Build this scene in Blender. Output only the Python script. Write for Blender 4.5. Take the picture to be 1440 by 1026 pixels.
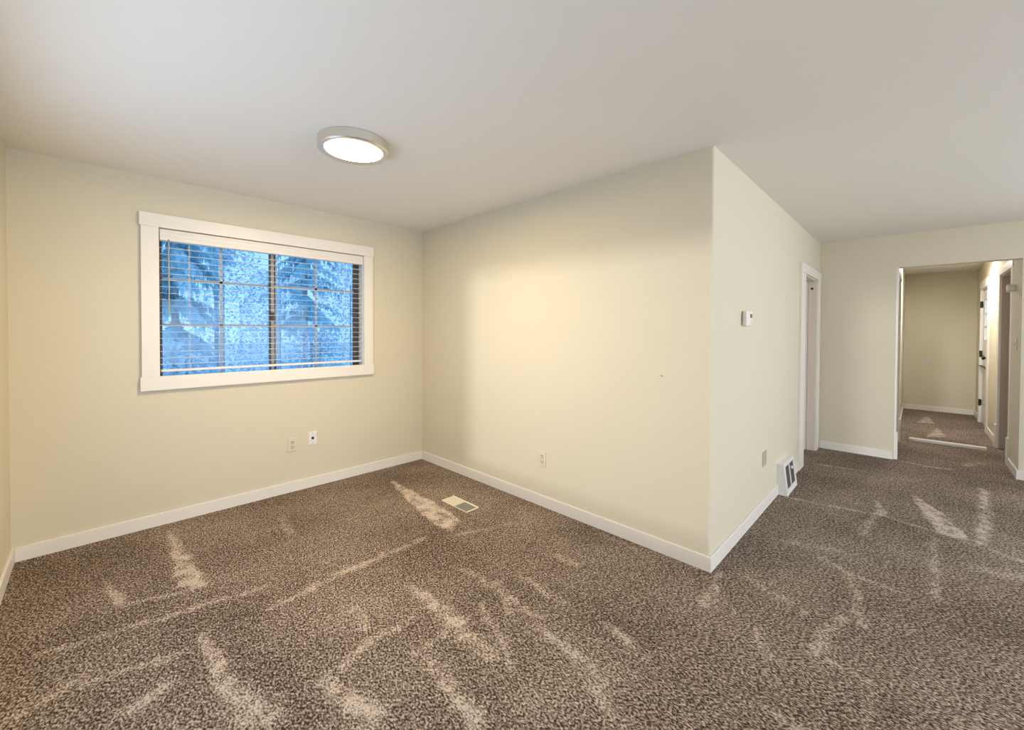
import bpy, bmesh, math, random
import numpy as np
from mathutils import Vector, Matrix

S = bpy.context.scene
for _o in list(bpy.data.objects):
    bpy.data.objects.remove(_o, do_unlink=True)
COL = S.collection
random.seed(11)

# ------------------------------------------------------------------ camera
F_PX, CX, CY = 578.86, 720.47, 473.99
YAW, PITCH, ROLL, CAM_H = 0.7763, 0.0150, 0.0042, 1.3812
cyw, syw = math.cos(YAW), math.sin(YAW)
fwd = Vector((cyw, syw, 0)); right = Vector((syw, -cyw, 0)); up = Vector((0, 0, 1))
cp, sp = math.cos(PITCH), math.sin(PITCH)
f2 = fwd * cp - up * sp
u2 = up * cp + fwd * sp
cr, sr = math.cos(ROLL), math.sin(ROLL)
r3 = right * cr + u2 * sr
u3 = u2 * cr - right * sr
cam_data = bpy.data.cameras.new('camera')
cam = bpy.data.objects.new('camera', cam_data)
COL.objects.link(cam)
M = Matrix((r3, u3, -f2)).transposed().to_4x4()
M.translation = Vector((0, 0, CAM_H))
cam.matrix_world = M
cam_data.sensor_fit = 'HORIZONTAL'
cam_data.sensor_width = 36.0
cam_data.lens = F_PX * 36.0 / 1440.0
cam_data.shift_x = -(CX - 720.0) / 1440.0
cam_data.shift_y = (CY - 513.0) / 1440.0
cam_data.clip_start = 0.02
S.camera = cam

# ------------------------------------------------------------------ sky, daylight, exposure
S.view_settings.view_transform = 'Standard'
S.view_settings.look = 'None'
S.view_settings.gamma = 1.0
S.view_settings.use_curve_mapping = False
S.view_settings.exposure = 0.17

W = bpy.data.worlds.new('sky'); S.world = W; W.use_nodes = True
wn = W.node_tree.nodes; wl = W.node_tree.links
bg = wn['Background']
tc = wn.new('ShaderNodeTexCoord'); sepz = wn.new('ShaderNodeSeparateXYZ')
rmp = wn.new('ShaderNodeValToRGB')
wl.new(tc.outputs['Generated'], sepz.inputs[0]); wl.new(sepz.outputs['Z'], rmp.inputs[0])
rmp.color_ramp.elements[0].position = 0.0; rmp.color_ramp.elements[0].color = (0.30, 0.56, 0.98, 1)
rmp.color_ramp.elements[1].position = 0.5; rmp.color_ramp.elements[1].color = (0.22, 0.50, 1.0, 1)
wl.new(rmp.outputs[0], bg.inputs['Color'])
bg.inputs['Strength'].default_value = 1.5

def area(name, loc, direction, sx, sy, power, color, spread=180):
    l = bpy.data.lights.new(name, 'AREA'); l.shape = 'RECTANGLE'; l.size = sx; l.size_y = sy
    l.energy = power; l.color = color; l.spread = math.radians(spread)
    o = bpy.data.objects.new(name, l); COL.objects.link(o); o.location = loc
    o.rotation_euler = Vector(direction).to_track_quat('-Z', 'Y').to_euler()
    return o

H = 2.44
XL, XB, XD, YA, YB = -0.35, 2.484, 6.108, 3.801, 0.836
YBACK = -4.2
T = 0.014           # baseboard thickness
BH = 0.086          # baseboard height
XE = 10.386         # hall end
YHL, YHR = 0.165, -0.72

# daylight arriving through the two windows of the room that lie behind the camera
# a bright gap in the sky seen through the left window, and softer sky light at the two wide windows
area('daylight_left_window', (XL - 15.0, 2.573, 2.56), (1, 0, -0.06), 1.3, 1.0, 140, (0.97, 0.98, 0.98), 80)
area('ceiling_fill_left_window', (XL - 0.10, 1.70, 1.45), (1, 0, 0.45), 2.2, 1.1, 10, (1.0, 0.96, 0.90))  # added fill lamp, tilted up to brighten the ceiling
area('daylight_back_window', (2.6, YBACK - 0.10, 1.35), (0, 1, 0.12), 3.2, 1.5, 128, (0.91, 0.945, 1.0))
area('daylight_far_window', (XD + 0.22, -2.7, 1.35), (-1, 0, 0.15), 1.8, 1.5, 45, (0.95, 0.97, 1.0))

LAMP_POWER = 31.0
HALL_POWER = 22.0

# ------------------------------------------------------------------ materials
def mat(name, color, rough=0.5, metal=0.0, bump=0.0, scale=200.0, detail=2.0, spec=0.5, vary=0.0, emit=None, strength=0.0):
    m = bpy.data.materials.new(name); m.use_nodes = True
    nt = m.node_tree; n = nt.nodes; b = n['Principled BSDF']
    b.inputs['Base Color'].default_value = (*color, 1)
    b.inputs['Roughness'].default_value = rough
    b.inputs['Metallic'].default_value = metal
    b.inputs['Specular IOR Level'].default_value = spec
    t = n.new('ShaderNodeTexCoord'); nz = n.new('ShaderNodeTexNoise')
    nz.inputs['Scale'].default_value = scale; nz.inputs['Detail'].default_value = detail
    nt.links.new(t.outputs['Object'], nz.inputs['Vector'])
    if bump > 0:
        bp_ = n.new('ShaderNodeBump'); bp_.inputs['Strength'].default_value = bump; bp_.inputs['Distance'].default_value = 0.002
        nt.links.new(nz.outputs['Fac'], bp_.inputs['Height']); nt.links.new(bp_.outputs[0], b.inputs['Normal'])
    if vary > 0:
        r = n.new('ShaderNodeValToRGB')
        r.color_ramp.elements[0].position = 0.3; r.color_ramp.elements[1].position = 0.7
        r.color_ramp.elements[0].color = (*[c * (1 - vary) for c in color], 1)
        r.color_ramp.elements[1].color = (*[min(1, c * (1 + vary)) for c in color], 1)
        nt.links.new(nz.outputs['Fac'], r.inputs[0]); nt.links.new(r.outputs[0], b.inputs['Base Color'])
    if emit:
        b.inputs['Emission Color'].default_value = (*emit, 1); b.inputs['Emission Strength'].default_value = strength
    return m

M_WALL = mat('wall_paint_cream', (0.71, 0.655, 0.51), 0.75, bump=0.35, scale=95, detail=3, spec=0.2)
M_CEIL = mat('ceiling_paint', (0.88, 0.855, 0.80), 0.9, bump=0.5, scale=70, detail=4, spec=0.1)
M_TRIM = mat('trim_gloss_white', (0.85, 0.82, 0.755), 0.35, bump=0.05, scale=30, spec=0.4)
M_DOORW = mat('door_white', (0.80, 0.78, 0.75), 0.35, bump=0.05, scale=30)
M_DOORT = mat('door_shade_tan', (0.50, 0.42, 0.34), 0.5, bump=0.08, scale=30)  # darkened so the colour carries the shade inside the hall doorway
M_JAMB = mat('jamb_pinkish_white', (0.74, 0.66, 0.58), 0.45, bump=0.05, scale=30)
M_BLACK = mat('black_metal', (0.012, 0.011, 0.010), 0.4, bump=0.05)
M_DARK = mat('dark_slot', (0.02, 0.017, 0.014), 0.8, bump=0.05)
M_PLATE = mat('plate_ivory', (0.74, 0.66, 0.53), 0.4, bump=0.03)
M_PLATEW = mat('plate_white', (0.82, 0.80, 0.77), 0.4, bump=0.03)
M_PLATEB = mat('plate_beige', (0.47, 0.44, 0.34), 0.5, bump=0.03)
M_NICKEL = mat('brushed_nickel', (0.74, 0.70, 0.63), 0.32, metal=0.92, bump=0.05, scale=400)
M_BRONZE = mat('window_bronze', (0.085, 0.07, 0.06), 0.45, metal=0.3, bump=0.05)
M_BLIND = mat('blind_white', (0.82, 0.79, 0.74), 0.4, bump=0.03)
M_GRID = mat('grid_white', (0.46, 0.48, 0.50), 0.5, bump=0.03)
M_VENT = mat('vent_white_enamel', (0.86, 0.85, 0.83), 0.35, bump=0.03)
M_REG = mat('register_almond', (0.80, 0.74, 0.60), 0.4, bump=0.03)
M_GREYM = mat('grey_metal', (0.36, 0.34, 0.31), 0.45, metal=0.3, bump=0.03)
M_LCD = mat('lcd', (0.06, 0.05, 0.04), 0.25, bump=0.02)
M_STRIP = mat('strip_offwhite', (0.80, 0.77, 0.72), 0.4, bump=0.03)
M_GREYP = mat('plate_grey', (0.72, 0.71, 0.66), 0.5, bump=0.03)
M_DIFF = mat('lamp_diffuser', (0.9, 0.88, 0.82), 0.4, emit=(1.0, 0.80, 0.52), strength=9.0)
def leaf(name, color, vary, scale):
    m = mat(name, color, 0.8, scale=scale, vary=vary); nt = m.node_tree; n = nt.nodes
    o = n['Material Output']; mx = n.new('ShaderNodeMixShader'); mx.inputs[0].default_value = 0.45
    t = n.new('ShaderNodeBsdfTranslucent'); t.inputs['Color'].default_value = (*color, 1)
    nt.links.new(n['Principled BSDF'].outputs[0], mx.inputs[1]); nt.links.new(t.outputs[0], mx.inputs[2]); nt.links.new(mx.outputs[0], o.inputs[0])
    return m
M_CONIFER = leaf('overexposed_conifer_needles', (0.50, 0.72, 0.76), 0.25, 3)  # paleness of overexposed daylight put into the needle colour
M_SHRUB = leaf('overexposed_shrub_leaves', (0.55, 0.68, 0.72), 0.3, 4)  # leaf colour lightened to imitate the blown-out outdoor light
M_BARK = mat('bark', (0.42, 0.43, 0.45), 0.9, scale=20, bump=0.5, vary=0.3)
M_GROUND = mat('overexposed_pale_ground', (0.80, 0.82, 0.80), 0.9, scale=2, vary=0.15, bump=0.3)  # ground kept near white for the glare of overexposed daylight

def glass(name, refl=0.06):
    m = bpy.data.materials.new(name); m.use_nodes = True; nt = m.node_tree; n = nt.nodes
    n.clear()
    o = n.new('ShaderNodeOutputMaterial'); mx = n.new('ShaderNodeMixShader')
    tr = n.new('ShaderNodeBsdfTransparent'); gl = n.new('ShaderNodeBsdfGlossy'); gl.inputs['Roughness'].default_value = 0.01
    lw = n.new('ShaderNodeLayerWeight'); lw.inputs['Blend'].default_value = 0.12
    tr.inputs['Color'].default_value = (0.95, 0.98, 0.98, 1)
    ml = n.new('ShaderNodeMath'); ml.operation = 'MULTIPLY_ADD'; ml.inputs[1].default_value = 0.08; ml.inputs[2].default_value = refl
    nt.links.new(lw.outputs['Fresnel'], ml.inputs[0]); nt.links.new(ml.outputs[0], mx.inputs[0])
    nt.links.new(tr.outputs[0], mx.inputs[1]); nt.links.new(gl.outputs[0], mx.inputs[2]); nt.links.new(mx.outputs[0], o.inputs[0])
    return m
M_GLASS = glass('window_glass', 0.006)

# carpet: brown and beige tufts, lighter where the pile was brushed the other way
def carpet_material():
    m = bpy.data.materials.new('brown_frieze_carpet'); m.use_nodes = True
    nt = m.node_tree; n = nt.nodes; L = nt.links; b = n['Principled BSDF']
    b.inputs['Roughness'].default_value = 0.95; b.inputs['Specular IOR Level'].default_value = 0.05
    t = n.new('ShaderNodeTexCoord')
    # slight swirl so that the tufts lie in streaks
    mp = n.new('ShaderNodeMapping'); mp.inputs['Rotation'].default_value = (0, 0, 0.55); mp.inputs['Scale'].default_value = (1.0, 0.62, 1.0)
    L.new(t.outputs['Object'], mp.inputs[0])
    n1 = n.new('ShaderNodeTexNoise'); n1.inputs['Scale'].default_value = 138; n1.inputs['Detail'].default_value = 3.0; n1.inputs['Roughness'].default_value = 0.62
    L.new(mp.outputs[0], n1.inputs['Vector'])
    vo = n.new('ShaderNodeTexVoronoi'); vo.inputs['Scale'].default_value = 115; vo.inputs['Randomness'].default_value = 1.0
    L.new(mp.outputs[0], vo.inputs['Vector'])
    sv = n.new('ShaderNodeSeparateColor'); L.new(vo.outputs['Color'], sv.inputs[0])
    tuft = n.new('ShaderNodeMath'); tuft.operation = 'MULTIPLY_ADD'; tuft.inputs[1].default_value = 0.09
    L.new(sv.outputs[0], tuft.inputs[0])
    tb = n.new('ShaderNodeMath'); tb.operation = 'SUBTRACT'; tb.inputs[1].default_value = 0.045; L.new(n1.outputs['Fac'], tb.inputs[0])
    L.new(tb.outputs[0], tuft.inputs[2])
    big = n.new('ShaderNodeTexNoise'); big.inputs['Scale'].default_value = 1.6; big.inputs['Detail'].default_value = 3
    L.new(t.outputs['Object'], big.inputs['Vector'])
    mid = n.new('ShaderNodeTexNoise'); mid.inputs['Scale'].default_value = 14; mid.inputs['Detail'].default_value = 4
    L.new(t.outputs['Object'], mid.inputs['Vector'])
    at = n.new('ShaderNodeAttribute'); at.attribute_name = 'brushed'
    # ragged edges of the brushed marks
    mr = n.new('ShaderNodeMapRange'); mr.inputs['From Min'].default_value = 0.32; mr.inputs['From Max'].default_value = 0.62
    mr.inputs['To Min'].default_value = 0.15; mr.inputs['To Max'].default_value = 1.25
    L.new(mid.outputs['Fac'], mr.inputs['Value'])
    mk = n.new('ShaderNodeMath'); mk.operation = 'MULTIPLY'; L.new(at.outputs['Fac'], mk.inputs[0]); L.new(mr.outputs[0], mk.inputs[1])
    # height = tuft noise + mark*0.16 + big*0.08
    a1 = n.new('ShaderNodeMath'); a1.operation = 'MULTIPLY_ADD'; a1.inputs[1].default_value = 0.175
    L.new(mk.outputs[0], a1.inputs[0]); L.new(tuft.outputs[0], a1.inputs[2])
    s1 = n.new('ShaderNodeMath'); s1.operation = 'SUBTRACT'; s1.inputs[1].default_value = 0.5; L.new(big.outputs['Fac'], s1.inputs[0])
    a2 = n.new('ShaderNodeMath'); a2.operation = 'MULTIPLY_ADD'; a2.inputs[1].default_value = 0.16
    L.new(s1.outputs[0], a2.inputs[0]); L.new(a1.outputs[0], a2.inputs[2])
    r = n.new('ShaderNodeValToRGB'); e = r.color_ramp.elements
    e[0].position = 0.40; e[0].color = (0.046, 0.031, 0.023, 1)
    e[1].position = 0.68; e[1].color = (0.66, 0.57, 0.48, 1)
    x = e.new(0.47); x.color = (0.160, 0.118, 0.090, 1)
    x = e.new(0.545); x.color = (0.315, 0.250, 0.200, 1)
    L.new(a2.outputs[0], r.inputs[0]); L.new(r.outputs[0], b.inputs['Base Color'])
    bu = n.new('ShaderNodeBump'); bu.inputs['Strength'].default_value = 0.9; bu.inputs['Distance'].default_value = 0.008
    L.new(n1.outputs['Fac'], bu.inputs['Height']); L.new(bu.outputs[0], b.inputs['Normal'])
    return m
M_CARPET = carpet_material()

# ------------------------------------------------------------------ mesh helpers
class MB:
    def __init__(self): self.bm = bmesh.new()
    def box(self, x0, x1, y0, y1, z0, z1, bev=0.0, seg=2):
        v = bmesh.ops.create_cube(self.bm, size=1.0)['verts']
        for q in v:
            q.co = Vector(((x0 + x1) / 2 + q.co.x * (x1 - x0), (y0 + y1) / 2 + q.co.y * (y1 - y0), (z0 + z1) / 2 + q.co.z * (z1 - z0)))
        if bev > 0:
            ed = list({e for q in v for e in q.link_edges})
            bmesh.ops.bevel(self.bm, geom=ed, offset=bev, segments=seg, affect='EDGES', profile=0.5)
        return self
    def prism(self, pts, axis, a, b):
        """extrude the polygon pts (in the two other axes) from a to b along axis"""
        def mk(p, w):
            if axis == 'x': return (w, p[0], p[1])
            if axis == 'y': return (p[0], w, p[1])
            return (p[0], p[1], w)
        f = [self.bm.verts.new(mk(p, a)) for p in pts]; g = [self.bm.verts.new(mk(p, b)) for p in pts]
        n = len(pts)
        self.bm.faces.new(f); self.bm.faces.new(list(reversed(g)))
        for i in range(n): self.bm.faces.new((f[i], g[i], g[(i + 1) % n], f[(i + 1) % n]))
        return self
    def lathe(self, prof, c, axis='z', seg=48):
        rows = []
        for r, h in prof:
            row = []
            for k in range(seg):
                a = 2 * math.pi * k / seg
                u, w = r * math.cos(a), r * math.sin(a)
                p = {'z': (u, w, h), 'y': (u, h, w), 'x': (h, u, w)}[axis]
                row.append(self.bm.verts.new((c[0] + p[0], c[1] + p[1], c[2] + p[2])))
            rows.append(row)
        for i in range(len(rows) - 1):
            for k in range(seg):
                self.bm.faces.new((rows[i][k], rows[i][(k + 1) % seg], rows[i + 1][(k + 1) % seg], rows[i + 1][k]))
        for row in (rows[0], rows[-1]):
            try: self.bm.faces.new(row)
            except ValueError: pass
        return self
    def build(self, name, m, parent=None, smooth=False):
        bmesh.ops.recalc_face_normals(self.bm, faces=self.bm.faces[:])
        me = bpy.data.meshes.new(name); self.bm.to_mesh(me); self.bm.free()
        if smooth:
            me.shade_smooth()
        me.materials.append(m)
        o = bpy.data.objects.new(name, me); COL.objects.link(o)
        if parent:
            o.parent = parent
            o.matrix_parent_inverse = parent.matrix_basis.inverted()
        return o

def box(name, m, x0, x1, y0, y1, z0, z1, parent=None, bev=0.0):
    return MB().box(x0, x1, y0, y1, z0, z1, bev).build(name, m, parent)
def struct(o): o['kind'] = 'structure'; return o
def empty(name, loc=(0, 0, 0)):
    o = bpy.data.objects.new(name, None); COL.objects.link(o); o.location = loc; o.empty_display_size = 0.1
    return o
def tag(o, label, cat, group=None):
    o['label'] = label; o['category'] = cat
    if group: o['group'] = group
    return o
def copy_tree(o, parent=None):
    c = o.copy(); COL.objects.link(c)
    if parent: c.parent = parent
    for ch in list(o.children): copy_tree(ch, c)
    return c

# ------------------------------------------------------------------ floor with brushed pile
MARKS = [
    ('P', [(1.91, 3.43), (1.91, 3.1), (1.9, 2.73), (1.86, 2.35), (1.71, 2.29), (1.72, 2.55), (1.8, 2.98)], 1.0) ,
    ('P', [(0.36, 3.64), (0.39, 3.18), (0.42, 2.71), (0.31, 2.82), (0.33, 3.12)], 0.8) ,
    ('P', [(0.05, 3.11), (0.1, 2.83), (0.06, 2.85)], 0.7) ,
    ('P', [(4.86, -0.0), (4.56, -0.15), (4.08, -0.27), (4.07, -0.13), (4.44, -0.06)], 0.9) ,
    ('P', [(4.5, 0.21), (4.2, 0.14), (4.17, 0.2)], 0.7) ,
    ('P', [(9.66, -0.14), (8.87, -0.03), (8.99, -0.21)], 0.6) ,
    ('P', [(8.55, -0.23), (7.75, -0.12), (7.92, -0.29)], 0.6) ,
    ('S', [(0.1, 2.82, 0.009), (0.24, 2.77, 0.011), (0.41, 2.73, 0.011)], 0.6) ,
    ('S', [(-0.16, 2.64, 0.011), (-0.06, 2.61, 0.016), (0.08, 2.6, 0.015), (0.23, 2.56, 0.011), (0.38, 2.54, 0.016), (0.5, 2.51, 0.014), (0.63, 2.48, 0.011)], 0.6) ,
    ('S', [(0.62, 2.27, 0.014), (0.86, 2.31, 0.017), (1.15, 2.32, 0.016), (1.54, 2.32, 0.014)], 0.6) ,
    ('S', [(0.33, 2.29, 0.008), (0.35, 2.06, 0.018), (0.36, 1.88, 0.027), (0.41, 1.63, 0.051)], 0.8) ,
    ('S', [(-0.04, 2.3, 0.011), (0.11, 2.26, 0.014), (0.25, 2.23, 0.013)], 0.55) ,
    ('S', [(0.08, 2.02, 0.023), (0.17, 2.06, 0.035)], 0.6) ,
    ('S', [(0.7, 1.67, 0.013), (0.81, 1.7, 0.016), (0.94, 1.71, 0.016), (1.07, 1.71, 0.013)], 0.6) ,
    ('S', [(1.18, 1.96, 0.009), (1.2, 1.75, 0.025), (1.19, 1.54, 0.044), (1.17, 1.26, 0.018)], 0.75) ,
    ('S', [(0.9, 1.99, 0.009), (0.88, 1.81, 0.015)], 0.55) ,
    ('S', [(0.98, 1.47, 0.009), (0.96, 1.32, 0.023), (0.94, 1.1, 0.033)], 0.7) ,
    ('S', [(0.63, 1.66, 0.02), (0.66, 1.49, 0.032), (0.68, 1.35, 0.042)], 0.7) ,
    ('S', [(0.96, 1.52, 0.011), (1.21, 1.51, 0.014)], 0.5) ,
    ('S', [(1.55, 1.63, 0.016), (1.44, 1.41, 0.021)], 0.55) ,
    ('S', [(1.68, 1.56, 0.016), (1.67, 1.4, 0.018), (1.67, 1.25, 0.015)], 0.45) ,
    ('S', [(1.45, 1.25, 0.013), (1.43, 1.05, 0.016), (1.4, 0.85, 0.014)], 0.55) ,
    ('S', [(1.69, 1.03, 0.013), (1.66, 0.91, 0.015), (1.64, 0.81, 0.012)], 0.55) ,
    ('S', [(2.0, 1.56, 0.013), (1.99, 1.41, 0.013)], 0.4) ,
    ('S', [(2.49, 0.78, 0.013), (2.17, 0.75, 0.025)], 0.5) ,
    ('S', [(5.5, -0.44, 0.016), (4.72, -0.39, 0.024), (4.07, -0.32, 0.02)], 0.8) ,
    ('S', [(4.06, 0.75, 0.013), (4.1, 0.46, 0.011), (4.17, 0.2, 0.014)], 0.5) ,
    ('S', [(4.17, 0.2, 0.014), (3.67, 0.25, 0.012)], 0.5) ,
    ('S', [(4.17, 0.17, 0.011), (4.11, -0.06, 0.013), (4.04, -0.26, 0.013), (3.93, -0.48, 0.014)], 0.5) ,
    ('S', [(3.11, 0.41, 0.011), (3.03, 0.26, 0.013), (3.0, 0.06, 0.01)], 0.4) ,
    ('S', [(3.97, -0.1, 0.011), (3.05, -0.09, 0.009)], 0.45) ,
    ('S', [(2.53, 0.24, 0.011), (2.35, 0.27, 0.02), (2.16, 0.3, 0.012)], 0.6) ,
    ('S', [(2.99, 0.24, 0.012), (2.54, 0.17, 0.013)], 0.5) ,
    ('S', [(2.17, 0.52, 0.01), (2.02, 0.44, 0.018)], 0.5) ,
    ('S', [(2.15, 0.24, 0.008), (2.15, 0.11, 0.007)], 0.45) ,
    ('S', [(2.15, 0.11, 0.007), (1.92, 0.11, 0.008)], 0.4) ,
    ('S', [(3.61, -0.25, 0.034), (3.67, -0.45, 0.045)], 0.35) ,
    ('S', [(2.57, 0.66, 0.016), (2.5, 0.5, 0.016), (2.45, 0.36, 0.013)], 0.4) ,
    ('S', [(5.3, 0.75, 0.016), (5.38, 0.36, 0.014)], 0.5) ,
    ('S', [(2.53, 1.15, 0.014), (2.47, 0.88, 0.012)], 0.35) ,
    ('S', [(0.96, 3.32, 0.013), (0.92, 3.0, 0.019)], 0.4) ,
    ('S', [(1.71, 2.21, 0.012), (2.1, 2.06, 0.013)], 0.3) ,
    ('S', [(1.37, 0.89, 0.014), (1.28, 0.73, 0.021)], 0.4) ,
    ('S', [(1.71, 0.35, 0.016), (1.72, 0.26, 0.02)], 0.5) ,
    ('S', [(-0.21, 2.27, 0.016), (-0.03, 2.35, 0.014)], 0.35) ,
    ('S', [(1.49, 1.86, 0.01), (1.5, 1.57, 0.016), (1.5, 1.28, 0.013)], 0.5) ,
    ('S', [(1.36, 1.55, 0.011), (1.27, 1.33, 0.016), (1.19, 1.16, 0.009)], 0.5) ,
    ('S', [(2.42, 1.52, 0.013), (2.4, 1.22, 0.011)], 0.3) ,
    ('S', [(3.19, 0.62, 0.014), (3.29, 0.33, 0.018)], 0.3) ,
    ('S', [(6.1, 0.09, 0.016), (6.03, -0.08, 0.018), (6.08, -0.28, 0.015)], 0.5) ,
    ('S', [(6.35, -0.39, 0.023), (6.61, -0.49, 0.023)], 0.5) ,
]


def make_floor():
    gx = np.arange(XL - 0.12, XE + 0.1301, 0.015); gy = np.arange(YBACK - 0.12, YA + 0.1201, 0.015)
    X, Y = np.meshgrid(gx, gy); nx, ny = len(gx), len(gy)
    val = np.zeros_like(X)
    rng = np.random.RandomState(3)
    jx = rng.uniform(-1, 1, X.shape); jy = rng.uniform(-1, 1, X.shape)
    Xw = X + 0.011 * jx + 0.006 * np.sin(23 * Y + 5 * X); Yw = Y + 0.011 * jy + 0.006 * np.sin(21 * X - 4 * Y)
    for kind, pts, s in MARKS:
        if kind == 'S':
            for (x0, y0, w0), (x1, y1, w1) in zip(pts[:-1], pts[1:]):
                dx, dy = x1 - x0, y1 - y0; L2 = dx * dx + dy * dy + 1e-9
                t = np.clip(((Xw - x0) * dx + (Yw - y0) * dy) / L2, 0, 1)
                dist = np.hypot(Xw - x0 - t * dx, Yw - y0 - t * dy); w = 1.0 * (w0 + (w1 - w0) * t) + 0.005
                val = np.maximum(val, s * np.clip(1.25 - dist / w * 0.75, 0, 1) * (dist < 1.7 * w))
        else:
            inside = np.zeros(X.shape, bool); dmin = np.full(X.shape, 9.0); n = len(pts)
            for i in range(n):
                (x0, y0), (x1, y1) = pts[i], pts[(i + 1) % n]
                cond = (y0 > Yw) != (y1 > Yw)
                xi = x0 + (Yw - y0) * (x1 - x0) / ((y1 - y0) if abs(y1 - y0) > 1e-9 else 1e-9)
                inside ^= cond & (Xw < xi)
                dx, dy = x1 - x0, y1 - y0; L2 = dx * dx + dy * dy + 1e-9
                t = np.clip(((Xw - x0) * dx + (Yw - y0) * dy) / L2, 0, 1)
                dmin = np.minimum(dmin, np.hypot(Xw - x0 - t * dx, Yw - y0 - t * dy))
            val = np.maximum(val, s * np.where(inside, 1.0, np.clip(1 - dmin / 0.015, 0, 1)))
    co = np.stack([X, Y, np.zeros_like(X)], -1).reshape(-1, 3).astype(np.float32)
    idx = np.arange(nx * ny).reshape(ny, nx)
    quads = np.stack([idx[:-1, :-1], idx[:-1, 1:], idx[1:, 1:], idx[1:, :-1]], -1).reshape(-1)
    me = bpy.data.meshes.new('floor'); nf = (nx - 1) * (ny - 1)
    me.vertices.add(nx * ny); me.vertices.foreach_set('co', co.reshape(-1))
    me.loops.add(nf * 4); me.loops.foreach_set('vertex_index', quads.astype(np.int32))
    me.polygons.add(nf); me.polygons.foreach_set('loop_start', np.arange(0, nf * 4, 4, dtype=np.int32))
    me.update(calc_edges=True)
    a = me.attributes.new('brushed', 'FLOAT', 'POINT'); a.data.foreach_set('value', val.reshape(-1).astype(np.float32))
    me.materials.append(M_CARPET)
    o = bpy.data.objects.new('floor', me); COL.objects.link(o); return struct(o)
make_floor()

# ------------------------------------------------------------------ shell
WT = 0.11
struct(box('ceiling', M_CEIL, XL - 0.12, XE + 0.13, YBACK - 0.12, YA + 0.12, H, H + 0.12))
# window wall with its opening
WX0, WX1, WZ0, WZ1 = 0.326, 1.820, 1.062, 2.098
b = MB()
OX0, OZ0 = 0.288, 1.006   # the opening itself runs behind the casing on the left and below
b.box(XL - 0.12, OX0, YA, YA + 0.12, -0.05, H); b.box(WX1, XD + 0.12, YA, YA + 0.12, -0.05, H)
b.box(OX0, WX1, YA, YA + 0.12, -0.05, OZ0); b.box(OX0, WX1, YA, YA + 0.12, WZ1, H)
struct(b.build('wall_rear', M_WALL))
# left wall with the window beside the camera
LY0, LY1, LZ0, LZ1 = 0.50, 2.97, 0.48, 2.05
b = MB()
b.box(XL - 0.12, XL, YBACK - 0.12, LY0, -0.05, H); b.box(XL - 0.12, XL, LY1, YA, -0.05, H)
b.box(XL - 0.12, XL, LY0, LY1, -0.05, LZ0); b.box(XL - 0.12, XL, LY0, LY1, LZ1, H)
struct(b.build('wall_left', M_WALL))
# wall behind the camera with a wide window
BX0, BX1, BZ0, BZ1 = 0.95, 4.25, 0.6, 2.1
b = MB()
b.box(XL, BX0, YBACK - 0.12, YBACK, -0.05, H); b.box(BX1, XD + 0.12, YBACK - 0.12, YBACK, -0.05, H)
b.box(BX0, BX1, YBACK - 0.12, YBACK, -0.05, BZ0); b.box(BX0, BX1, YBACK - 0.12, YBACK, BZ1, H)
struct(b.build('wall_behind', M_WALL))
# partition: right wall of the dining corner and the side wall with thermostat, one L with a soft corner
r = 0.012
struct(MB().prism([(XB, YA), (XB, YB + r), (XB + r * 0.3, YB + r * 0.3), (XB + r, YB), (XB + WT, YB), (XB + WT, YA)], 'z', -0.05, H).build('wall_right', M_WALL))
DC0, DC1, DCZ = 5.14, 5.90, 1.985
b = MB()
b.box(XB + WT, DC0, YB, YB + WT, -0.05, H); b.box(DC1, XD, YB, YB + WT, -0.05, H); b.box(DC0, DC1, YB, YB + WT, DCZ, H)
struct(b.build('wall_side', M_WALL))
# far wall with the hall opening
HZ = 2.085
YP = -0.703
b = MB()
b.box(XD, XD + WT, YHL, YA, -0.05, H); b.box(XD, XD + WT, YBACK, YHL, 2.10, H); b.box(XD, XD + WT, YP - .3, YHL, HZ, 2.10)
struct(b.build('wall_far', M_WALL))
YP = -0.703
FY0, FY1, FZ0, FZ1 = -3.6, -1.8, 0.6, 2.1
b = MB(); b.box(XD + 0.012, XD + WT, FY1, YP, -0.05, HZ); b.box(XD + 0.012, XD + WT, YBACK, FY0, -0.05, 2.10); b.box(XD + 0.012, XD + WT, FY0, FY1, -0.05, FZ0)
b.box(XD + 0.012, XD + WT, FY1, YP - .3, HZ, 2.10)
struct(b.build('wall_far_right', M_WALL))
# hallway
DL0, DL1, DLZ = 6.255, 7.16, 2.04          # left doorway of the hall
b = MB()
b.box(XD + WT, DL0, YHL, YHL + WT, -0.05, H); b.box(DL1, XE, YHL, YHL + WT, -0.05, H); b.box(DL0, DL1, YHL, YHL + WT, DLZ, H)
struct(b.build('wall_hall_left', M_WALL))
DR0, DR1, DRZ = 6.785, 7.60, 2.07           # right doorway of the hall
DG0, DG1, DGZ = 8.79, 9.63, 2.05           # glazed door at the end of the hall
b = MB()
b.box(XD + WT, DR0, YHR - WT, YHR, -0.05, H); b.box(DR1, DG0, YHR - WT, YHR, -0.05, H); b.box(DG1, XE, YHR - WT, YHR, -0.05, H)
b.box(DR0, DR1, YHR - WT, YHR, DRZ, H); b.box(DG0, DG1, YHR - WT, YHR, DGZ, H)
struct(b.build('wall_hall_right', M_WALL))
struct(box('wall_hall_end', M_WALL, XE, XE + 0.12, YHR - WT, YHL + WT, -0.05, H))

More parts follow.
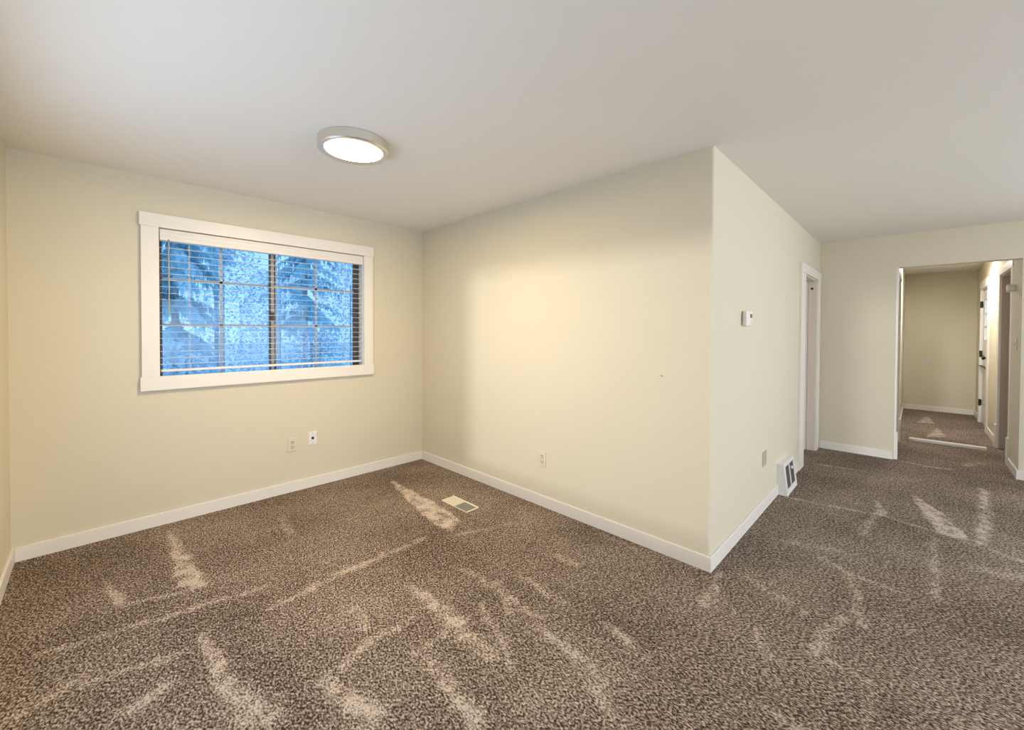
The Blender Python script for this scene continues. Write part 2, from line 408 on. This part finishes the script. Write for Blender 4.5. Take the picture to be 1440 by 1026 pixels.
# ------------------------------------------------------------------ baseboards
def base(name, x0, x1, y0, y1, lip=None):
    return struct(box(name, M_TRIM, x0, x1, y0, y1, -0.01, BH, bev=0.003))
base('baseboard_left', XL, XL + T, YBACK + T, YA)
base('baseboard_rear', XL + T, XB, YA - T, YA)
base('baseboard_right', XB - T, XB, YB - T, YA - T)
b = MB(); b.box(XB, 4.078, YB - T, YB, -0.01, BH, 0.003); b.box(4.463, 4.93, YB - T, YB, -0.01, BH, 0.003)
struct(b.build('baseboard_side', M_TRIM))
base('baseboard_far', XD - T, XD, YHL + 0.006, YB - 0.02)
base('baseboard_far_right', XD - 0.002, XD + 0.012, YBACK, YP + T)
b = MB(); b.box(XD + 0.012, 6.67, YP, YP + T, -0.01, BH, 0.003); b.box(7.73, 8.66, YHR, YHR + T, -0.01, BH, 0.003); b.box(9.76, XE, YHR, YHR + T, -0.01, BH, 0.003)
struct(b.build('baseboard_hall_right', M_TRIM))
base('baseboard_hall_left', 7.285, XE, YHL - T, YHL)
base('baseboard_hall_end', XE - T, XE, YHR + T, YHL - T)
base('baseboard_behind', XL + T, XD, YBACK, YBACK + T)
# inner face of the pier is brought level with its corner
struct(box('wall_hall_pier', M_WALL, XD + WT, 6.68, YHR, YP, -0.05, H))

# ------------------------------------------------------------------ window in the rear wall
w1 = struct(empty('window_1', ((WX0 + WX1) / 2, YA, WZ0)))
CT = 0.028
box('head_casing', M_TRIM, 0.223, 1.916, YA - CT - 0.003, YA, 2.094, 2.186, w1, 0.002)
box('sill_casing', M_TRIM, 0.223, 1.916, YA - CT - 0.003, YA, 0.957, 1.054, w1, 0.002)
box('side_casing', M_TRIM, 0.231, WX0, YA - CT, YA, 1.054, 2.094, w1, 0.002)
box('side_casing', M_TRIM, WX1, 1.909, YA - CT, YA, 1.054, 2.094, w1, 0.002)
b = MB()
RT = 0.012
b.box(OX0, OX0 + RT * .3, YA, YA + 0.115, OZ0, WZ1); b.box(WX1 - RT * .3, WX1, YA, YA + 0.115, OZ0, WZ1)
b.box(OX0, WX1, YA, YA + 0.115, OZ0, OZ0 + RT * .3); b.box(OX0, WX1, YA, YA + 0.115, WZ1 - RT * .3, WZ1)
b.build('reveal', M_TRIM, w1)
FY = YA + 0.085
FR = 0.045
fx0, fx1, fz0, fz1 = OX0, WX1, OZ0, WZ1
b = MB()
b.box(fx0, fx0 + FR, FY, FY + 0.05, fz0, fz1, .002); b.box(fx1 - FR, fx1, FY, FY + 0.05, fz0, fz1, .002)
b.box(fx0 + FR, fx1 - FR, FY, FY + 0.05, fz0, fz0 + .02, .002); b.box(fx0 + FR, fx1 - FR, FY, FY + 0.05, fz1 - FR, fz1, .002)
fr = b.build('frame', M_BRONZE, w1)
xm = 1.078
def sash(x0, x1, y, stile0, stile1):
    b = MB(); z0, z1 = fz0 + .012, fz1 - FR
    b.box(x0, x0 + stile0, y, y + .022, z0, z1, .002); b.box(x1 - stile1, x1, y, y + .022, z0, z1, .002)
    b.box(x0, x1, y, y + .022, z0, z0 + .02, .002); b.box(x0, x1, y, y + .022, z1 - .03, z1, .002)
    s = b.build('sash', M_BRONZE, w1)
    MB().box(x0 + stile0 * .5, x1 - stile1 * .5, y + .0095, y + .0125, z0 + .01, z1 - .01).build('pane', M_GLASS, s)
    g = MB(); xc = (x0 + stile0 + x1 - stile1) / 2
    g.box(xc - .009, xc + .009, y + .004, y + .008, z0 + .02, z1 - .03)
    for zz in (1.416, 1.752): g.box(x0 + stile0, x1 - stile1, y + .004, y + .008, zz - .009, zz + .009)
    g.build('grille', M_GRID, s)
    return s
sash(fx0 + FR - .01, xm + .02, FY + .026, .03, .032)
s2 = sash(xm - .038, fx1 - FR + .01, FY + .002, .034, .02)
b = MB(); b.box(xm - .026, xm - .004, FY - .004, FY + .002, fz0 + .03, fz1 - .05)
b.build('pull_rail', M_GREYM, s2)
b = MB(); b.box(xm - .03, xm - .006, FY - .012, FY + .002, 1.46, 1.53, .003); b.build('latch', M_BRONZE, s2)

# blind: valance, slats laid flat, ladder cords, bottom rail, wand
bl = empty('window_blind', ((WX0 + WX1) / 2, YA + 0.03, WZ1))
tag(bl, 'white horizontal slat blind hanging inside the window, slats tilted open', 'blind')
bx0, bx1 = WX0 + .006, WX1 - .006
MB().prism([(YA - .012, 2.012), (YA - .006, 2.008), (YA - .001, 2.008), (YA - .001, 2.088), (YA - .006, 2.088), (YA - .006, 2.074), (YA - .009, 2.070), (YA - .009, 2.040), (YA - .012, 2.036)], 'x', bx0, bx1 + .002).build('valance', M_BLIND, bl)
box('headrail', M_BLIND, bx0 + .004, bx1 - .004, YA + .004, YA + .055, 2.045, 2.092, bl, .002)
b = MB(); z = 2.012; NS = 0
SY0, SY1 = YA + .012, YA + .055
while z > 1.12:
    pts = []
    for k in range(7):
        u = k / 6; pts.append((SY0 + (SY1 - SY0) * u, z + .0012 * (1 - (2 * u - 1) ** 2) + 0.001 * (u - .5)))
    pts += [(p[0], p[1] - .0018) for p in reversed(pts)]
    b.prism(pts, 'x', bx0 + .003, bx1 - .003); z -= 0.0462
b.build('slats', M_BLIND, bl)
box('bottom_rail', M_BLIND, bx0 + .003, bx1 - .003, SY0, SY1, 1.080, 1.097, bl, .003)
for xx in (.50, 1.08, 1.665):
    b = MB()
    for yy in (SY0 - .001, SY1 + .001): b.box(xx - .0009, xx + .0009, yy - .0009, yy + .0009, 1.09, 2.05)
    b.build('ladder_cord', M_BLIND, bl)
wd = MB().lathe([(.0042, 1.49), (.0046, 1.50), (.0038, 1.56), (.0038, 2.0)], (.380, YA - .012, 0), 'z', 10).build('tilt_wand', M_PLATEB, bl)
MB().lathe([(.005, 2.0), (.006, 2.004), (.006, 2.014), (.003, 2.02)], (.380, YA - .012, 0), 'z', 10).build('wand_hook', M_GREYM, wd)

# windows of the room that lie behind the camera
def plain_window(name, along, fixed, a0, a1, z0, z1, out):
    w = struct(empty(name, (fixed, a0, z0) if along == 'y' else (a0, fixed, z0)))
    def bb(nm, m, p0, p1, q0, q1, zz0, zz1):
        lo, hi = min(q0, q1), max(q0, q1)
        if along == 'y': return box(nm, m, lo, hi, p0, p1, zz0, zz1, w, .002)
        return box(nm, m, p0, p1, lo, hi, zz0, zz1, w, .002)
    i = fixed - out * .02
    bb('head_casing', M_TRIM, a0 - .1, a1 + .1, fixed, i, z1, z1 + .09); bb('sill_casing', M_TRIM, a0 - .1, a1 + .1, fixed, i, z0 - .09, z0)
    bb('side_casing', M_TRIM, a0 - .09, a0, fixed, i, z0, z1); bb('side_casing', M_TRIM, a1, a1 + .09, fixed, i, z0, z1)
    f0, f1 = fixed + out * .03, fixed + out * .07
    bb('stile', M_BRONZE, a0, a0 + .04, f0, f1, z0, z1); bb('stile', M_BRONZE, a1 - .04, a1, f0, f1, z0, z1)
    mid = (a0 + a1) / 2
    if name != 'window_2': bb('stile', M_BRONZE, mid - .025, mid + .025, f0, f1, z0, z1)
    bb('rail', M_BRONZE, a0 + .04, a1 - .04, f0, f1, z0, z0 + .04); bb('rail', M_BRONZE, a0 + .04, a1 - .04, f0, f1, z1 - .04, z1)
    return w
plain_window('window_2', 'y', XL, LY0, LY1, LZ0, LZ1, -1)
plain_window('window_4', 'y', XD + .012, FY0, FY1, FZ0, FZ1, 1)
plain_window('window_3', 'x', YBACK, BX0, BX1, BZ0, BZ1, -1)

# ------------------------------------------------------------------ doorways
def doorway(name, x0, x1, z1, yface, into, cw0, cw1, plinth=0.28, head=0.09, jm=None, ct=0.02):
    """cased opening in a wall that runs along x; yface is the wall face, into = +1/-1 the way the jamb goes"""
    jm = jm or M_TRIM
    d = struct(empty(name, (x0, yface, 0)))
    f = yface - into * ct
    def bb(nm, m, a0, a1, q0, q1, zz0, zz1, par=d, bev=.002): return box(nm, m, a0, a1, min(q0, q1), max(q0, q1), zz0, zz1, par, bev)
    zb = plinth if plinth else -.01
    bb('casing', M_TRIM, x0 - cw0, x0, f, yface, zb, z1); bb('casing', M_TRIM, x1, x1 + cw1, f, yface, zb, z1)
    bb('head_casing', M_TRIM, x0 - cw0 - .008, x1 + cw1 + .008, f - into * .003, yface, z1, z1 + head)
    if plinth:
        bb('plinth_block', M_TRIM, x0 - cw0 - .004, x0 + .002, f - into * .012, yface, -.01, plinth, bev=.004)
        bb('plinth_block', M_TRIM, x1 - .002, x1 + cw1 + .004, f - into * .012, yface, -.01, plinth, bev=.004)
    e = yface + into * (WT + .005)
    bb('jamb', jm, x0 - .001, x0 + .012, yface, e, -.01, z1, bev=0); bb('jamb', jm, x1 - .012, x1 + .001, yface, e, -.01, z1, bev=0)
    bb('head_jamb', jm, x0, x1, yface, e, z1 - .012, z1 + .001, bev=0)
    # stops
    s0, s1 = yface + into * .055, yface + into * .075
    bb('door_stop', jm, x0 + .012, x0 + .024, s0, s1, 0, z1 - .012, bev=0); bb('door_stop', jm, x1 - .024, x1 - .012, s0, s1, 0, z1 - .012, bev=0)
    return d, bb
d1, bb1 = doorway('door_1', DC0, DC1, DCZ, YB, +1, .21, .15, plinth=0, head=.092, jm=M_JAMB)
MB().lathe([(.013, -.002), (.013, .002)], (DC1 - .013, YB + .042, 1.89), 'x', 20).build('jamb_hole', M_BLACK, d1)
bb1('slab', M_JAMB, DC0 + .012, DC1 - .012, YB + .078, YB + .112, .012, DCZ - .014)

d2, bb2 = doorway('door_2', DL0, DL1, DLZ, YHL, +1, .13, .115, plinth=.28)
bb2('slab', M_DOORW, DL0 + .013, DL1 - .013, YHL + .076, YHL + .11, .012, DLZ - .014)

d3, bb3 = doorway('door_3', DR0, DR1, DRZ, YHR, -1, .115, .115, plinth=.28, jm=M_DOORT, ct=.02)
sl = bb3('slab', M_DOORT, DR0 + .013, DR1 - .013, YHR - .076, YHR - .11, .012, DRZ - .014)

d4, bb4 = doorway('door_4', DG0, DG1, DGZ, YHR, -1, .125, .12, plinth=0, head=.115, jm=M_DOORW)
# glazed slab: rails, stiles, glazing bars and panes
y0, y1 = YHR - .012, YHR - .05
a0, a1, zt = DG0 + .014, DG1 - .014, DGZ - .022
b = MB()
b.box(a0, a0 + .13, y1, y0, .012, zt, .002); b.box(a1 - .13, a1, y1, y0, .012, zt, .002)
b.box(a0 + .13, a1 - .13, y1, y0, .012, 1.28, .002); b.box(a0 + .13, a1 - .13, y1, y0, 1.88, zt, .002)
sl = b.build('slab', M_DOORW, d4)
b = MB()
for zz in (1.48, 1.68): b.box(a0 + .13, a1 - .13, y1 + .006, y0 - .006, zz - .011, zz + .011)
xc = (a0 + a1) / 2; b.box(xc - .011, xc + .011, y1 + .006, y0 - .006, 1.28, 1.88)
b.build('glazing_bar', M_DOORW, sl)
box('pane', M_GLASS, a0 + .12, a1 - .12, y0 - .022, y0 - .018, 1.27, 1.89, sl)
for zz in (1.82, 1.06, .31): box('hinge', M_BLACK, DG1 - .012, DG1 + .014, YHR - .014, YHR + .023, zz - .05, zz + .05, d4, .004)
MB().lathe([(.012, 0), (.026, .004), (.026, .012), (.012, .018), (.012, .035), (.026, .042), (.03, .055), (.024, .066), (.0, .068)], (a0 + .065, y0, 1.03), 'y', 24).build('knob', M_BLACK, sl, True)
box('slide_bolt', M_BLACK, a0 + .02, DG1 + .10, YHR - .011, YHR + .026, .875, .885, sl, .002)
box('top_gap', M_DARK, a0, a1, YHR - .035, YHR - .012, zt, zt + .009, d4)

# ------------------------------------------------------------------ ceiling light
def make_lamp(loc, power, label, color=(1.0, .725, .36)):
    r = empty('ceiling_light', loc)
    tag(r, label, 'light')
    x, y, z = loc; R = .190; hh = .055
    MB().lathe([(R - .012, 0), (R, -.003), (R, -hh + .006), (R - .006, -hh), (R - .030, -hh + .003), (R - .036, -hh + .007), (R - .036, -.02)], loc, 'z', 96).build('metal_ring', M_NICKEL, r, False)
    MB().lathe([(0.0001, -hh + .004), (R - .06, -hh + .005), (R - .0365, -hh + .008)], loc, 'z', 96).build('diffuser', M_DIFF, r)
    for p in r.children:
        for poly in p.data.polygons: poly.use_smooth = p.name.startswith('diffuser')
    l = bpy.data.lights.new('lamp_glow', 'AREA'); l.shape = 'DISK'; l.size = .30; l.energy = power; l.color = color
    o = bpy.data.objects.new('lamp_glow', l); COL.objects.link(o); o.parent = r; o.location = (0, 0, -hh - .002)
    return r
make_lamp((1.04, 2.28, H), LAMP_POWER, 'round flush ceiling light with brushed nickel ring, glowing')
make_lamp((8.3, -.25, H), HALL_POWER, 'round flush ceiling light in the hallway beyond the opening', (1.0, .96, .95))

# ------------------------------------------------------------------ wall plates
def duplex(name, label, center, axis, m, group=None):
    """axis '-y': plate on a wall whose face looks towards -y; '-x': towards -x"""
    t = empty(name, center); tag(t, label, 'outlet', group)
    def P(u0, u1, d0, d1, z0, z1):
        x, y, z = center
        if axis == '-y': return (x + u0, x + u1, y - d1, y - d0, z + z0, z + z1)
        return (x - d1, x - d0, y - u1, y - u0, z + z0, z + z1)
    MB().box(*P(-.035, .035, 0, .006, -.0575, .0575), .0025).build('cover_plate', m, t)
    for zz in (.0215, -.0215):
        s = MB().box(*P(-.0165, .0165, .004, .0085, zz - .0145, zz + .0145), .005).build('socket', m, t)
        b = MB()
        for u in (-.0068, .0068): b.box(*P(u - .0022, u + .0022, .008, .0091, zz - .001, zz + .0095))
        b.box(*P(-.0032, .0032, .008, .0091, zz - .0115, zz - .005))
        b.build('slot', M_DARK, s)
    MB().box(*P(-.003, .003, .005, .0073, -.003, .003), .001).build('screw', M_GREYM, t)
    return t
duplex('power_outlet', 'ivory duplex outlet below the window, left of the white cable plate', (1.187, YA, .402), '-y', M_PLATE, 'duplex outlets in the dining corner')
duplex('power_outlet', 'ivory duplex outlet low on the bright right wall, above the baseboard', (XB, 2.098, .372), '-x', M_PLATE, 'duplex outlets in the dining corner')
t = empty('cable_plate', (1.352, YA, .43)); tag(t, 'white wall plate with one round cable socket below the window', 'wall plate')
box('cover_plate', M_PLATEW, 1.352 - .036, 1.352 + .036, YA - .006, YA, .43 - .0585, .43 + .0585, t, .0025)
MB().lathe([(.011, 0), (.011, -.003), (.0075, -.003), (.0075, -.009)], (1.352, YA - .006, .43), 'y', 24).build('coax_socket', M_DARK, t)
for zz in (.472, .388): MB().lathe([(.003, 0), (.003, -.0015)], (1.352, YA - .006, zz), 'y', 12).build('screw', M_GREYM, t)
t = empty('wall_plate', (3.664, YB, .397)); tag(t, 'beige wall plate low on the side wall, before the white vent', 'wall plate')
box('cover_plate', M_PLATEB, 3.608, 3.72, YB - .005, YB, .34, .453, t, .002)
for xx in (3.664,): MB().lathe([(.004, 0), (.004, -.002)], (xx, YB - .005, .397), 'y', 12).build('screw', M_GREYM, t)
# nail in the right wall
t = MB().lathe([(.0016, 0), (.0016, -.012), (.005, -.013), (.005, -.015), (.0, -.0155)], (XB, 1.129, 1.107), 'x', 14).build('nail', M_GREYM)
tag(t, 'small nail sticking out of the bright right wall near its corner', 'nail')

# thermostat on the side wall
t = empty('thermostat', (3.10, YB, 1.47)); tag(t, 'small white thermostat with dark display on the side wall', 'thermostat')
box('back_plate', M_PLATEB, 3.035, 3.16, YB - .008, YB, 1.427, 1.517, t, .003)  # darker colour stands in for the unlit side of the thermostat
hb = box('housing', M_PLATEW, 3.03, 3.168, YB - .034, YB - .008, 1.422, 1.522, t, .006)
box('display', M_LCD, 3.105, 3.150, YB - .0352, YB - .033, 1.478, 1.503, hb)
b = MB()
for k in range(2): b.box(3.115, 3.137, YB - .0358, YB - .033, 1.436 + k * .014, 1.445 + k * .014, .001)
b.build('button', M_GREYP, hb)

# baseboard vent on the side wall: sloping front with a two column grille
t = empty('wall_vent', (4.27, YB, 0)); tag(t, 'white sloping baseboard vent with dark grille on the side wall', 'vent')
vx0, vx1, vz = 4.075, 4.465, .262
def fy(z):      # front face y at height z
    return YB - .082 + (.082 - .050) * z / vz
m = MB()
fr_ = .045
# solid tapering body, face frame standing proud of it
m.prism([(YB, 0), (fy(0) + .008, 0), (fy(vz) + .008, vz - .002), (YB, vz - .002)], 'x', vx0 + .001, vx1 - .001)
def face(x0, x1, z0, z1, d=.0, th=.006):
    m.prism([(fy(z0) - d, z0), (fy(z1) - d, z1), (fy(z1) - d + th, z1), (fy(z0) - d + th, z0)], 'x', x0, x1)
face(vx0, vx0 + fr_, 0, vz, th=.010); face(vx1 - fr_, vx1, 0, vz, th=.010)
face(vx0 + fr_ - .0005, vx1 - fr_ + .0005, .0005, .048, d=-.0004, th=.010); face(vx0 + fr_ - .0005, vx1 - fr_ + .0005, vz - .03, vz - .0005, d=-.0004, th=.010)
m.build('housing', M_VENT, t)
m = MB(); xm_ = (vx0 + vx1) / 2
face(xm_ - .014, xm_ + .014, .047, vz - .029, d=-.001, th=.008)
m.build('center_bar', M_VENT, t)
m = MB()
k = 0; z = .060
while z < vz - .036:
    face(vx0 + fr_, vx1 - fr_, z, z + .0022, d=-.003, th=.004); z += .0125
gr = m.build('grille', M_GREYM, t)
m = MB(); face(vx0 + .02, vx1 - .02, .02, vz - .015, d=-.0055, th=.004); m.build('damper', M_DARK, t)  # dark sheet on the solid body, painted shade behind the slots
MB().lathe([(.004, 0), (.004, -.012), (.013, -.014), (.015, -.020), (.010, -.025), (0.0001, -.026)], (xm_ + .012, fy(.2) + .004, .2), 'y', 18).build('lever_knob', M_VENT, t, True)

# floor register in the carpet
t = empty('floor_register', (2.039, 2.58, 0)); tag(t, 'almond metal floor register set in the carpet near the right wall', 'floor vent')
rx0, rx1, ry0, ry1 = 1.976, 2.102, 2.418, 2.742
b = MB()
b.box(rx0, rx1, ry0, ry0 + .012, -.002, .006, .001); b.box(rx0, rx1, ry1 - .012, ry1, -.002, .006, .001)
b.box(rx0, rx0 + .006, ry0, ry1, -.002, .004, .001); b.box(rx1 - .018, rx1, ry0, ry1, -.002, .007, .001)
b.build('rim', M_REG, t)
b = MB(); y = ry0 + .018
while y < ry1 - .014:
    b.box(rx0 + .006, rx1 - .018, y, y + .0035, -.002, .004); y += .0085
    if y > 2.575 and y - .0085 <= 2.575:
        b.build('louvers', M_GREYM, t)['label'] = 'grey louvers'; b = MB()
b.build('louvers', M_REG, t)
box('damper', M_GREYM, rx0 + .006, rx1 - .018, ry0 + .012, 2.575, .0005, .0022, t)
box('damper', M_REG, rx0 + .006, rx1 - .018, 2.575, ry1 - .012, .0005, .0022, t)
box('gap_shade', M_DARK, rx0 + .004, rx1, ry1, ry1 + .014, -.002, .0015, t)  # dark strip painting the shade in the gap at the register's end
box('gap_shade', M_DARK, rx1, rx1 + .005, ry0 + .02, ry1, -.002, .0015, t)  # same painted gap shade along the long side

# hallway pieces
t = tag(box('floor_strip', M_STRIP, 7.33, 7.42, -.607, .052, 0, .03, None, .004), 'long white flat strip lying across the hallway carpet', 'strip')
t = empty('light_switch', (6.36, YP, 1.275)); tag(t, 'beige light switch on the hallway pier below the round device', 'switch')
box('cover_plate', M_PLATE, 6.325, 6.395, YP, YP + .006, 1.218, 1.333, t, .002)
box('toggle', M_PLATE, 6.353, 6.367, YP + .005, YP + .020, 1.262, 1.288, t, .002)
t = empty('wall_sensor', (6.47, YP, 1.835)); tag(t, 'round white device high on the hallway pier above the switch', 'wall device')
MB().lathe([(.030, 0), (.030, .012), (.040, .013), (.040, .055), (.034, .062), (0.0001, .064)], (6.45, YP, 1.832), 'y', 32).build('housing', M_PLATEW, t)
t = tag(MB().lathe([(.044, 0), (.044, -.004), (.040, -.006), (0.0001, -.006)], (XE, -.142, .873), 'x', 32).build('wall_cover', M_GREYP), 'small round pale cover on the end wall of the hallway', 'wall plate')

# ------------------------------------------------------------------ outside the rear window
struct(box('ground', M_GROUND, -30, 40, YA + .12, 60, -.5, -.35))
def conifer(loc, height, radius, base_z, n, label, seed):
    rnd = random.Random(seed)
    t = empty('conifer_tree', loc); tag(t, label, 'tree', 'conifers outside the window')
    MB().lathe([(.06, 0), (.05, height * .5), (.02, height)], loc, 'z', 12).build('trunk', M_BARK, t)
    bm = MB(); bm_ = bm.bm
    for i in range(n):
        u = rnd.random() ** .8; z0 = base_z + (height - base_z) * u
        L = radius * (1 - u) ** .8 * rnd.uniform(.6, 1.1) + .1; a = rnd.uniform(0, 6.283)
        d = Vector((math.cos(a), math.sin(a), 0)); s = Vector((-d.y, d.x, 0))
        prev = Vector(loc) + Vector((0, 0, z0))
        m_ = 5
        for k in range(m_):
            f_ = (k + 1) / m_
            p_ = Vector(loc) + Vector((0, 0, z0)) + d * L * f_ + Vector((0, 0, -L * .45 * f_ * f_))
            for q in range(12):
                o_ = prev.lerp(p_, rnd.random()); w_ = rnd.uniform(.05, .11); dn = Vector((0, 0, -rnd.uniform(.08, .24)))
                sd = (s * rnd.choice((-1, 1)) * rnd.uniform(.5, 1) + d * rnd.uniform(-.2, .6)).normalized()
                v = [bm_.verts.new(o_), bm_.verts.new(o_ + sd * w_ + dn * .4), bm_.verts.new(o_ + sd * w_ * .6 + dn)]
                bm_.faces.new(v)
            prev = p_
    me = bpy.data.meshes.new('foliage'); bm_.to_mesh(me); bm_.free(); me.materials.append(M_CONIFER)
    o = bpy.data.objects.new('foliage', me); COL.objects.link(o); o.parent = t; o.location = -Vector(loc)
    return t
conifer((1.00, 9.2, -.35), 8.0, .80, 1.45, 260, 'dense blue-green conifer outside, behind the left end of the window', 1)
conifer((2.87, 16.5, -.35), 9.5, .75, 3.55, 110, 'conifer outside, its hanging branches behind the top middle of the window', 2)
conifer((3.75, 11.0, -.35), 8.0, .95, 2.0, 200, 'conifer outside, right of the middle post of the window', 3)
def shrub(loc, r, h, n, label, seed):
    rnd = random.Random(seed); t = empty('shrub', loc); tag(t, label, 'shrub', 'pale shrubs outside the window')
    bm = MB(); bm_ = bm.bm
    for i in range(n):
        a = rnd.uniform(0, 6.283); u = rnd.random(); rr = r * math.sqrt(rnd.random()) * (.75 + .5 * u - .8 * u * u)
        c = Vector((loc[0] + rr * math.cos(a), loc[1] + rr * math.sin(a), loc[2] + h * u))
        v = [Vector((rnd.uniform(-1, 1), rnd.uniform(-1, 1), rnd.uniform(-1, 1))) * .05 for _ in range(3)]
        bm_.faces.new([bm_.verts.new(c + q) for q in v])
    me = bpy.data.meshes.new('foliage'); bm_.to_mesh(me); bm_.free(); me.materials.append(M_SHRUB)
    o = bpy.data.objects.new('foliage', me); COL.objects.link(o); o.parent = t; o.location = -Vector(loc)
    s = MB()
    for k in range(6):
        a = k * 1.05; x, y = loc[0] + .1 * math.cos(a), loc[1] + .1 * math.sin(a)
        s.box(x - .012, x + .012, y - .012, y + .012, loc[2], loc[2] + h * .8)
    s.build('stems', M_BARK, t)
    return t
for i, (x, y, r_, h_, where) in enumerate([(-1.0, 13.6, 1.6, 3.9, 'leftmost'), (2.35, 13.2, 1.5, 4.6, 'second from the left'), (4.7, 16.6, 1.5, 3.9, 'third from the left'), (5.9, 13.0, 1.5, 4.0, 'fourth from the left'), (9.2, 14.5, 1.6, 4.0, 'rightmost')]):
    shrub((x, y, -.35), r_, h_, 6500, 'pale leafy shrub outside, ' + where + ' seen through the window', 20 + i)
shrub((.95, 8.0, -.35), .70, 1.55, 2600, 'low pale shrub outside, in front of the conifer at the left end of the window', 31)
shrub((3.35, 9.2, -.35), .75, 1.85, 2600, 'low pale shrub outside, in front of the conifer right of the middle post', 32)
